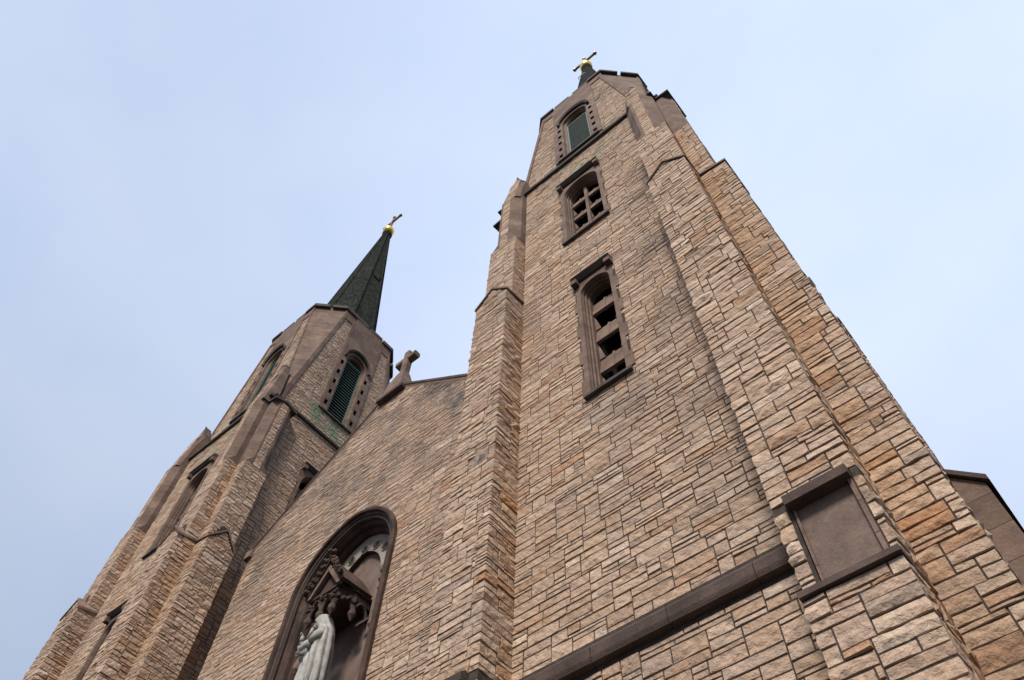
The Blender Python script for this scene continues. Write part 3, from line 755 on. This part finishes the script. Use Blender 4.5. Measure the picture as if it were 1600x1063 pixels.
# --- gabled front wall between the towers (church coordinates: x from the axis, y=0 the wall face)
GW = .79 * K; ZE = zm(2.66); ZA = zm(3.30); slope = (ZA - ZE) / GW
nz0, nc_, nwo = zm(2.045), .037 * K, .275 * K          # niche springing, point offset, outer half width
def niche_in(x, z, w):
    if z < nz0: return abs(x) < w
    return (abs(x) + nc_) ** 2 + (z - nz0) ** 2 < (w + nc_) ** 2
mb = MB()
def gtop(x): return ZA - abs(x) * slope
NB = zm(.9)                                   # bottom of niche
wi = nwo - .28
ap = arch_pts(wi, nz0, 14, nc_, NB)
# backing with the arched opening cut out
L_ = [(x, z) for x, z in ap]
nh = len(L_) // 2
for sx in (-1, 1):
    pts = L_[:nh + 1]
    for (xa, za), (xb, zb) in zip(pts, pts[1:]):
        xa_, xb_ = sx * abs(xa), sx * abs(xb)
        if abs(xa - xb) < 1e-6: mb.face([(sx * GW, 0, za), (xa_, 0, za), (xb_, 0, zb), (sx * GW, 0, zb)], M_MORT)
        else: mb.face([(sx * GW, 0, za), (xa_, 0, za), (xb_, 0, zb), (sx * GW, 0, zb)], M_MORT)
    mb.face([(sx * GW, 0, pts[-1][1]), (0, 0, pts[-1][1]), (0, 0, ZA), (sx * GW, 0, ZE)], M_MORT)
    mb.face([(sx * GW, 0, 0), (0, 0, 0), (0, 0, NB), (sx * GW, 0, NB)], M_MORT)
    mb.face([(sx * GW, 0, 0), (sx * GW, .9, 0), (sx * GW, .9, ZE), (sx * GW, 0, ZE)], M_MORT)
def bl(u, z):
    x = u - .5 - GW
    if abs(x) > GW: return z > ZE - .1
    return z > gtop(x) - .02 or (z > NB and niche_in(x, z, nwo - .12))
masonry(mb, [(-GW, .5), (-GW, 0), (GW, 0), (GW, .5)], 0, ZA, 201, bl, .25, lambda u, z: .3 + .8 * min(1, max(0, (z - zm(2.1)) / 4)) + .8 * min(1, max(0, (u - .5 - 1.5 * GW) / 2.2)), .17, .95, None, .95, (.9, .22, .9))  # soot on the upper wall, plus greyer stones toward the right end
# recessed strips that join the towers
for sx in (-1, 1):
    xa, xb = sorted((sx * GW, sx * (GW + 1.0)))
    mb.face([(xa, .5, 0), (xb, .5, 0), (xb, .5, ZE - .2), (xa, .5, ZE - .2)], M_MORT)
    masonry(mb, [(xa, .5), (xb, .5)], zm(.5), ZE - .2, 210 + sx, None, .8, .5, .16, 1.0)
gable = mb.build('gable_wall', church, recalc=False)
mb = MB()
for sx in (-1, 1):
    a = Vector((sx * (GW + .12), 0, gtop(GW + .12))); b = Vector((0, 0, ZA))
    q = [(a.x, -.05, a.z - .02), (a.x, .55, a.z - .02), (a.x, .55, a.z + .12), (a.x, .2, a.z + .18), (a.x, -.05, a.z + .10)]
    if sx < 0: q = q
    v = b - a; mb.prism([(p[0], p[1], p[2]) for p in q], (v.x, 0, v.z), M_DARK)
    q2 = [(a.x, -.012, a.z - .16), (a.x, .2, a.z - .16), (a.x, .2, a.z - .015), (a.x, -.03, a.z - .015)]
    mb.prism(q2, (v.x, 0, v.z), M_TRIM)
    xk = sx * GW
    mb.box((xk - .16, -.12, ZE - .42), (xk + .16, .5, ZE - .12), M_TRIM)
    xa, xb = sorted((sx * (GW + .1), sx * (GW + 1.0)))
    mb.hexa([(xa, .38, ZE - .22), (xb, .38, ZE - .22), (xb, 1.3, ZE - .22), (xa, 1.3, ZE - .22)], [(xa, .42, ZE - .04), (xb, .42, ZE - .04), (xb, 1.3, ZE + .3), (xa, 1.3, ZE + .3)], M_DARK)
mb.build('kneeler', gable)
# roof of the nave behind the gable
mb = MB()
for sx in (-1, 1):
    mb.hexa([(0, .4, ZA - .5), (sx * (GW + .9), .4, ZE - .9), (sx * (GW + .9), 38, ZE - .9), (0, 38, ZA - .5)], [(0, .4, ZA - .25), (sx * (GW + .9), .4, ZE - .7), (sx * (GW + .9), 38, ZE - .7), (0, 38, ZA - .25)], M_ROOF)
    mb.box((sx * (GW + .4), 6.2, 0), (sx * (GW + .9), 38, ZE - .8), M_MORT)
mb.build('roof', church)
# stone cross on the gable
mb = MB()
zb = ZA - .30
mb.hexa([(-.62, -.22, zb - .42), (.62, -.22, zb - .42), (.62, .62, zb - .42), (-.62, .62, zb - .42)], [(-.62, -.22, zb - .28), (.62, -.22, zb - .28), (.62, .62, zb - .28), (-.62, .62, zb - .28)], M_DARK)
mb.hexa([(-.50, -.16, zb - .28), (.50, -.16, zb - .28), (.50, .56, zb - .28), (-.50, .56, zb - .28)], [(-.34, -.10, zb + .62), (.34, -.10, zb + .62), (.34, .46, zb + .62), (-.34, .46, zb + .62)], M_TRIM)
mb.hexa([(-.34, -.10, zb + .62), (.34, -.10, zb + .62), (.34, .46, zb + .62), (-.34, .46, zb + .62)], [(-.15, .05, zb + 1.35), (.15, .05, zb + 1.35), (.15, .35, zb + 1.35), (-.15, .35, zb + 1.35)], M_TRIM)
gp = mb.build('cross_pedestal', gable)
mb = MB()
def octbar(a, b, w, d):
    a = Vector(a); b = Vector(b); dr = (b - a).normalized(); o1 = Vector((0, 1, 0)); o2 = dr.cross(o1)
    c = .3
    q = [(-1, -1 + c), (-1 + c, -1), (1 - c, -1), (1, -1 + c), (1, 1 - c), (1 - c, 1), (-1 + c, 1), (-1, 1 - c)]
    mb.prism([a + o1 * (i * d / 2) + o2 * (j * w / 2) for i, j in q], b - a, M_TRIM)
octbar((0, .2, zb + 1.2), (0, .2, zb + 2.78), .29, .28); octbar((-.50, .2, zb + 2.28), (.50, .2, zb + 2.28), .28, .278)
mb.build('cross', gable)

# --- niche
mb = MB()
P = lambda w, y: (nwo - w, y)
prof = [P(0, .02), P(0, -.10), P(.05, -.15), P(.12, -.13), P(.14, -.05), P(.20, -.04), P(.23, .02), P(.25, .12), P(.33, .13), P(.36, .20), P(.37, .32), P(.45, .33), P(.47, .40), P(.48, .62)]
loft(mb, prof, nz0, NB, M_DARK, nc_, 1.0, [M_SOOT] * 4 + [M_DARK, M_SOOT, M_TRIM, M_SOOT, M_DARK, M_SOOT, M_SOOT, M_DARK, M_SOOT])
niche = mb.build('niche', church, (0, 0, 0), smooth=False, recalc=False)
wi = nwo - .48
mb = MB()
w_in = .120 * K; zsp = nz0 + .06
yb = .50
# pale spandrel plate with an inner arch, then the recessed back
apo = arch_pts(wi + .02, nz0, 14, nc_, NB); api = arch_pts(w_in, zsp, 14, nc_ * 1.2, NB)
for (a, b, c_, d) in zip(apo, apo[1:], api[1:], api):
    mb.face([(a[0], yb, a[1]), (b[0], yb, b[1]), (c_[0], yb, c_[1]), (d[0], yb, d[1])], M_PALE if a[1] > zm(2.09) else M_PANEL)
for a, b in zip(api, api[1:]): mb.face([(a[0], yb, a[1]), (b[0], yb, b[1]), (b[0], yb + .14, b[1]), (a[0], yb + .14, a[1])], M_DARK)
mb.face([(-wi, yb + .14, NB), (wi, yb + .14, NB), (wi, yb + .14, zm(2.4)), (-wi, yb + .14, zm(2.4))], M_PANEL)
mb.box((-wi - .1, .0, NB - .3), (wi + .1, yb + .2, NB), M_TRIM)
mb.build('back_wall', niche, recalc=False)
rr = (wi + w_in) / 2 + .04
for i in range(7):
    mb = MB(); a = math.radians(18 + i * 24); cx, cz = math.cos(a) * (rr + .0), nz0 + .02 + math.sin(a) * (rr + .04)
    for (ox, oz) in ((0, .07), (-.065, -.04), (.065, -.04)):
        mb.tube([(cx + ox, yb - .012, cz + oz), (cx + ox, yb + .02, cz + oz)], .06, M_HOLE, 12)  # dark discs put in for the shade inside pierced holes
    ring = [(cx + math.cos(q) * .135, yb - .015, cz + math.sin(q) * .135) for q in [k * PI / 8 for k in range(17)]]
    mb.tube(ring, .016, M_PALE, 6)
    mb.build('trefoil', niche)
# canopy over the statue
mb = MB()
cz0 = zm(1.822); cf = -.34; cwd = .64
hexp = [(-cwd, .62), (-cwd, .10), (-.42, cf), (.42, cf), (cwd, .10), (cwd, .62)]
mb.hexa([(x, y, cz0 + .38) for x, y in hexp], [(x, y, cz0 + .62) for x, y in hexp], M_SOOT)
mb.hexa([(x * 1.06, y * 1.06 - .02, cz0 + .62) for x, y in hexp], [(x * 1.06, y * 1.06 - .02, cz0 + .70) for x, y in hexp], M_SOOT)
# gabled roof with ridge running back
zr = cz0 + .66; zp_ = cz0 + 1.62
for sx in (-1, 1):
    mb.hexa([(0, cf - .16, zp_), (sx * .62, cf - .12, zr), (sx * .68, .5, zr), (0, .62, zp_ + .02)], [(0, cf - .16, zp_ + .10), (sx * .68, cf - .12, zr + .07), (sx * .74, .5, zr + .07), (0, .62, zp_ + .12)], M_SOOT)
    mb.hexa([(0, cf - .12, zp_ - .1), (sx * .60, cf - .10, zr), (sx * .46, cf - .10, zr), (0, cf - .12, zp_ - .32)], [(0, cf + .0, zp_ - .1), (sx * .60, cf + .0, zr), (sx * .46, cf + .0, zr), (0, cf + .0, zp_ - .32)], M_TRIM)
mb.hexa([(-.57, cf + .02, zr), (.57, cf + .02, zr), (0, cf + .02, zp_ - .05)], [(-.57, .5, zr), (.57, .5, zr), (0, .6, zp_ - .05)], M_SOOT)
# cusped arches and pendants below
for (ax_, ay, bx, by) in ((-cwd, .10, -.42, cf), (-.42, cf, 0, cf), (0, cf, .42, cf), (.42, cf, cwd, .10), (-cwd, .55, -cwd, .1), (cwd, .1, cwd, .55)):
    n = 9; A_, B_ = Vector((ax_, ay, 0)), Vector((bx, by, 0))
    pts = [tuple(A_ + (B_ - A_) * (i / n) + Vector((0, 0, cz0 + .02 + .36 * math.sin(PI * i / n) ** .6))) for i in range(n + 1)]
    mb.tube(pts, .045, M_DARK, 6)
    for i in range(n): 
        a, b = pts[i], pts[i + 1]; mb.hexa([(a[0], a[1], a[2]), (b[0], b[1], b[2]), (b[0], b[1] + .06, b[2]), (a[0], a[1] + .06, a[2])], [(a[0], a[1], cz0 + .4), (b[0], b[1], cz0 + .4), (b[0], b[1] + .06, cz0 + .4), (a[0], a[1] + .06, cz0 + .4)], M_SOOT)
for (x, y) in ((-cwd, .1), (-.42, cf), (0, cf), (.42, cf), (cwd, .1)):
    mb.tube([(x, y, cz0 + .45), (x, y, cz0 + .1), (x, y, cz0 + .02), (x, y, cz0 - .07), (x, y, cz0 - .16), (x, y, cz0 - .22)], [.05, .055, .10, .10, .05, .02], M_DARK, 8)
canopy = mb.build('canopy', niche, (.07, 0, 0))
mb = MB(); rnd = random.Random(5)
def crocket(p, s_):
    mb = MB(); mb.ball(p, s_ * .8, M_SOOT, 8, 6)
    for _ in range(5):
        d = Vector((rnd.uniform(-1, 1), rnd.uniform(-1, .4), rnd.uniform(-.6, 1))) * s_ * .8
        mb.ball((p[0] + d.x, p[1] + d.y, p[2] + d.z), s_ * rnd.uniform(.35, .65), M_DARK, 7, 5, (1, 1, rnd.uniform(.7, 1.3)))
    mb.build('crocket', niche, (.07, 0, 0))
for sx in (-1, 1):
    for i in range(6):
        t = (i + .5) / 6; crocket((sx * .62 * (1 - t) + sx * .06, cf - .16, zr + (zp_ - zr) * t + .10), .085)
    for i in range(5): crocket((sx * (.42 + (cwd - .42) * i / 4), cf + (.1 - cf) * i / 4 - .05, cz0 + .30 + .05 * (i % 2)), .08)
    for i in range(3): crocket((sx * .22 * i, cf - .05, cz0 + .42), .07)
crocket((0, cf - .18, zp_ + .22), .11)
for sx in (-1, 1):
    mb = MB()          # bracket arms and carved leaf sprays beside the canopy
    x = sx * 1.28
    mb.bar((sx * .7, .3, cz0 - .25), (x, .3, cz0 - .25), .06, .07, M_DARK); mb.tube([(x, .3, cz0 - .2), (x, .3, cz0 - .4), (x, .3, cz0 - .5), (x, .3, cz0 - .62)], [.05, .09, .09, .02], M_TRIM, 8)
    for i in range(9): mb.ball((sx * (1.05 + .09 * math.sin(i * 2.1)), .5, cz0 + .75 + i * .095), .05 + .02 * math.sin(i * 1.7), M_TRIM, 7, 5)
    mb.bar((sx * 1.05, .47, cz0 - .3), (sx * 1.05, .47, cz0 + 1.55), .03, .03, M_TRIM)
    mb.build('bracket', niche)
mb = MB()
mb.hexa([(-.62, -.35, zm(1.83) - 2.75), (.62, -.35, zm(1.83) - 2.75), (.75, .62, zm(1.83) - 2.75), (-.75, .62, zm(1.83) - 2.75)][:4], [(-.68, -.42, zm(1.83) - 2.62), (.68, -.42, zm(1.83) - 2.62), (.75, .62, zm(1.83) - 2.62), (-.75, .62, zm(1.83) - 2.62)], M_TRIM)
mb.hexa([(-.25, .2, zm(1.83) - 3.7), (.25, .2, zm(1.83) - 3.7), (.25, .62, zm(1.83) - 3.7), (-.25, .62, zm(1.83) - 3.7)], [(-.60, -.33, zm(1.83) - 2.75), (.60, -.33, zm(1.83) - 2.75), (.7, .62, zm(1.83) - 2.75), (-.7, .62, zm(1.83) - 2.75)], M_TRIM)
mb.build('pedestal', niche)

# ---------------------------------------------------------------- the statue
def build_statue():
    Hs = 2.62
    mb = MB(); n = 56
    # body loft: (z, rx, ry, cx, cy, fold depth)
    lv = [(0, .40, .30, 0, 0, .055), (.25, .38, .29, 0, 0, .055), (.6, .345, .27, .0, 0, .05), (.95, .33, .26, .01, 0, .045), (1.25, .325, .255, .01, -.01, .038), (1.5, .31, .24, .01, -.01, .03),
          (1.72, .30, .215, .0, 0, .022), (1.90, .315, .20, .0, .01, .016), (2.02, .30, .18, 0, .02, .012), (2.10, .23, .15, 0, .02, .01), (2.16, .15, .12, 0, .02, .006), (2.22, .12, .11, -.005, .0, .004)]
    fr = [(random.Random(8).uniform(0, 6), 0)]
    rings = []
    for z, rx, ry, cx, cy, fd in lv:
        r = []
        for i in range(n):
            a = 2 * PI * i / n
            ph = 9 * a + .8 * math.sin(2 * a + z * 1.3) + .5 * noise.noise(Vector((math.cos(a), math.sin(a), z * .8)))
            k = fd * (abs(math.sin(ph * .5)) * 1.6 - .8) + fd * .5 * math.sin(4.3 * a + z * 2.2)
            r.append(mb.vt((cx + (rx + k) * math.cos(a), cy + (ry + k) * math.sin(a), z)))
        rings.append(r)
    for a, b in zip(rings, rings[1:]):
        for i in range(n): mb.idx([a[i], a[(i + 1) % n], b[(i + 1) % n], b[i]], M_STATUE)
    mb.idx(rings[0][::-1], M_STATUE); mb.idx(rings[-1], M_STATUE)
    return mb
SX, SYc, SZb = AX + .24, 1.195 * K, zm(1.83) - 2.74
mb = build_statue()
statue = mb.build('statue', None, (SX, SYc, SZb), (0, 0, 0), smooth=True)
tag(statue, 'white stone statue of a veiled woman with raised hands in the niche', 'statue')
statue.rotation_euler = (0, 0, math.radians(-30)); statue.scale = (1.08, 1.04, 1.0)
# head with face, turned and bowed
mb = MB(); hc = Vector((0, -.035, 2.40)); nu, nv = 40, 30
rings = []
for j in range(1, nv):
    t = PI * j / nv; r = []
    for i in range(nu):
        a = 2 * PI * i / nu; x, y, z = math.sin(t) * math.cos(a), math.sin(t) * math.sin(a), math.cos(t)
        px, py, pz = x * .118, y * .148, z * .185
        if pz < -.02: px *= 1 - .32 * min(1, (-pz - .02) / .16); py *= 1 - .12 * min(1, (-pz) / .16)
        if y < -.2:
            f = lambda cx, cz, sx, sz: math.exp(-((px - cx) / sx) ** 2 - ((pz - cz) / sz) ** 2)
            py -= .040 * f(0, -.022, .018, .038) + .018 * f(0, .02, .014, .04)      # nose
            py += .020 * f(.042, .018, .026, .018) + .020 * f(-.042, .018, .026, .018)   # eye sockets
            py -= .009 * f(.042, .012, .016, .009) + .009 * f(-.042, .012, .016, .009)   # lids
            py -= .008 * f(.0, .05, .07, .014)                                      # brow
            py -= .012 * f(0, -.078, .030, .008) + .012 * f(0, -.094, .026, .009)    # lips
            py += .010 * f(0, -.086, .03, .004)
            py -= .018 * f(0, -.140, .03, .028)                                      # chin
        r.append(mb.vt((hc.x + px, hc.y + py, hc.z + pz)))
    rings.append(r)
tp = mb.vt((hc.x, hc.y, hc.z + .185)); bt = mb.vt((hc.x, hc.y, hc.z - .185))
for i in range(nu):
    k = (i + 1) % nu; mb.idx([tp, rings[0][i], rings[0][k]], M_STATUE); mb.idx([bt, rings[-1][k], rings[-1][i]], M_STATUE)
for a, b in zip(rings, rings[1:]):
    for i in range(nu): k = (i + 1) % nu; mb.idx([a[i], b[i], b[k], a[k]], M_STATUE)
pv = Vector((0, 0, 2.24)); E_ = Euler((math.radians(16), 0, math.radians(-22))).to_matrix()
mb.v = [tuple(E_ @ (Vector(p) - pv) + pv) for p in mb.v]
mb.build('head', statue, smooth=True)
# veil: open at the face, falling over shoulders and back
mb = MB(); n = 44; rings = []
lv = [(2.60, .02, .02, .01), (2.592, .07, .08, .01), (2.56, .115, .135, .0), (2.50, .148, .172, .0), (2.42, .160, .190, .01), (2.33, .160, .19, .015), (2.24, .168, .19, .02), (2.14, .23, .20, .03), (2.02, .335, .225, .03),
      (1.85, .355, .25, .03), (1.6, .36, .285, .03), (1.3, .37, .30, .03), (1.0, .37, .30, .04), (.7, .37, .31, .04), (.45, .375, .32, .04)]
for li, (z, rx, ry, cy) in enumerate(lv):
    r = []; t = min(1, max(0, (2.56 - z) / .14)); op = math.radians(38) * t + math.radians(22) * min(1, max(0, (2.15 - z) / 1.2))
    for i in range(n + 1):
        a = -PI / 2 + op + (2 * PI - 2 * op) * i / n
        fd = .012 + .022 * min(1, max(0, (2.2 - z)))
        k = fd * math.sin(11 * a + z * .7) + fd * .6 * math.sin(6 * a - z)
        if z > 2.3: k *= .3
        r.append(mb.vt(((rx + k) * math.cos(a), cy + (ry + k) * math.sin(a), z)))
    rings.append(r)
for a, b in zip(rings, rings[1:]):
    for i in range(n): mb.idx([a[i], b[i], b[i + 1], a[i + 1]], M_STATUE)
def tw(p):
    z = p[2]; w = min(1, max(0, (z - 2.1) / .2)); e = Euler((math.radians(14 * w), 0, math.radians(-22 * w))).to_matrix()
    return tuple(e @ (Vector(p) - pv) + pv)
mb.v = [tw(p) for p in mb.v]
veil = mb.build('veil', statue, smooth=True, recalc=False)
so_ = veil.modifiers.new('thick', 'SOLIDIFY'); so_.thickness = .022; so_.offset = 1
# arms with wide sleeves, hands with five fingers
def hand(mb, wrist, d, up, side):
    d = Vector(d).normalized(); up = Vector(up); up = (up - d * up.dot(d)).normalized(); sd_ = d.cross(up) * side
    w = Vector(wrist)
    mb.tube([w, w + d * .04, w + d * .10, w + d * .135], [.034, .044, .047, .038], M_STATUE, 10)
    for i, (ln, o) in enumerate(((.085, -.033), (.098, -.011), (.092, .011), (.072, .032))):
        b = w + d * .125 + sd_ * o; m1 = b + d * ln * .45 - up * .008; m2 = m1 + d * ln * .34 - up * .022; m3 = m2 + d * ln * .25 - up * .03
        mb.tube([b - d * .02, b, m1, m2, m3], [.012, .0125, .0115, .0105, .007], M_STATUE, 8)
    b = w + d * .045 - sd_ * .040; mb.tube([b, b - sd_ * .035 + d * .03 - up * .01, b - sd_ * .045 + d * .065 - up * .02, b - sd_ * .04 + d * .09 - up * .03], [.017, .015, .0125, .008], M_STATUE, 8)
for s_, el, wr, hd in ((-1, (-.30, -.22, 1.60), (-.10, -.39, 1.86), (.05, -.05, 1.0)), (1, (.28, -.20, 1.58), (.02, -.37, 1.50), (-.6, -.02, .25))):
    mb = MB(); sh = (s_ * .26, .0, 1.98)
    mb.tube([sh, ((sh[0] + el[0]) / 2 + s_ * .03, -.1, 1.82), el], [.10, .115, .105], M_STATUE, 14)
    e = Vector(el); w = Vector(wr)
    mb.tube([e, e.lerp(w, .3), e.lerp(w, .6), e.lerp(w, .82)], [.105, .115, .105, .095], M_STATUE, 16)
    for k in range(4):       # hanging cuff folds
        p = e.lerp(w, .25 + .18 * k); mb.tube([p, p + Vector((0, -.01, -.14)), p + Vector((.01 * s_, .0, -.30 + .05 * k))], [.05, .042, .012], M_STATUE, 8)
    mb.tube([e.lerp(w, .8), w], [.05, .036], M_STATUE, 10)
    hand(mb, wr, hd, (0, 1, .2), s_)
    mb.build('arm', statue, smooth=True)
mb = MB()
mb.tube([(-.12, -.25, 2.10), (-.05, -.27, 1.95), (.05, -.27, 1.9), (.15, -.24, 2.08)], [.03, .04, .04, .03], M_STATUE, 8)
mb.tube([(-.30, -.2, 1.5), (-.34, -.25, 1.1), (-.30, -.27, .7), (-.36, -.2, .4)], [.07, .06, .05, .02], M_STATUE, 8)
mb.build('mantle_fold', statue, smooth=True)

# ---------------------------------------------------------------- smooth stone pier beside the right-hand tower
mb = MB()
px0, px1 = RTX + H + .1, .030 * 1.15 * K; py = 1.15 * K
zi, zo = 1.15 * K * 1.0 + 1.8, 1.15 * K * .885 + 1.78
mb.hexa([(px0, py, 0), (px1, py, 0), (px1, py, zo), (px0, py, zi)], [(px0, py + 1.9, 0), (px1, py + 1.9, 0), (px1, py + 1.9, zo), (px0, py + 1.9, zi)], M_TRIM)
mb.hexa([(px0, py - .06, zi + .0), (px1 + .06, py - .06, zo - .03), (px1 + .06, py + 1.95, zo - .03), (px0, py + 1.95, zi)], [(px0, py - .06, zi + .09), (px1 + .06, py - .06, zo + .06), (px1 + .06, py + 1.95, zo + .06), (px0, py + 1.95, zi + .09)], M_DARK)
pier = mb.build('pier', church, (-AX, -NY, 0)); pier['label'] = 'smooth brown pier with a sloping top at the right edge'

# ---------------------------------------------------------------- ground
mb = MB(); mb.face([(-3000, -3000, 0), (3000, -3000, 0), (3000, 3000, 0), (-3000, 3000, 0)], M_GRND)  # out of view; tone kept dark to cut light bounced onto undersides
g = mb.build('ground'); tag(g, 'unseen dark paved forecourt in front of the church', 'ground', kind='structure')
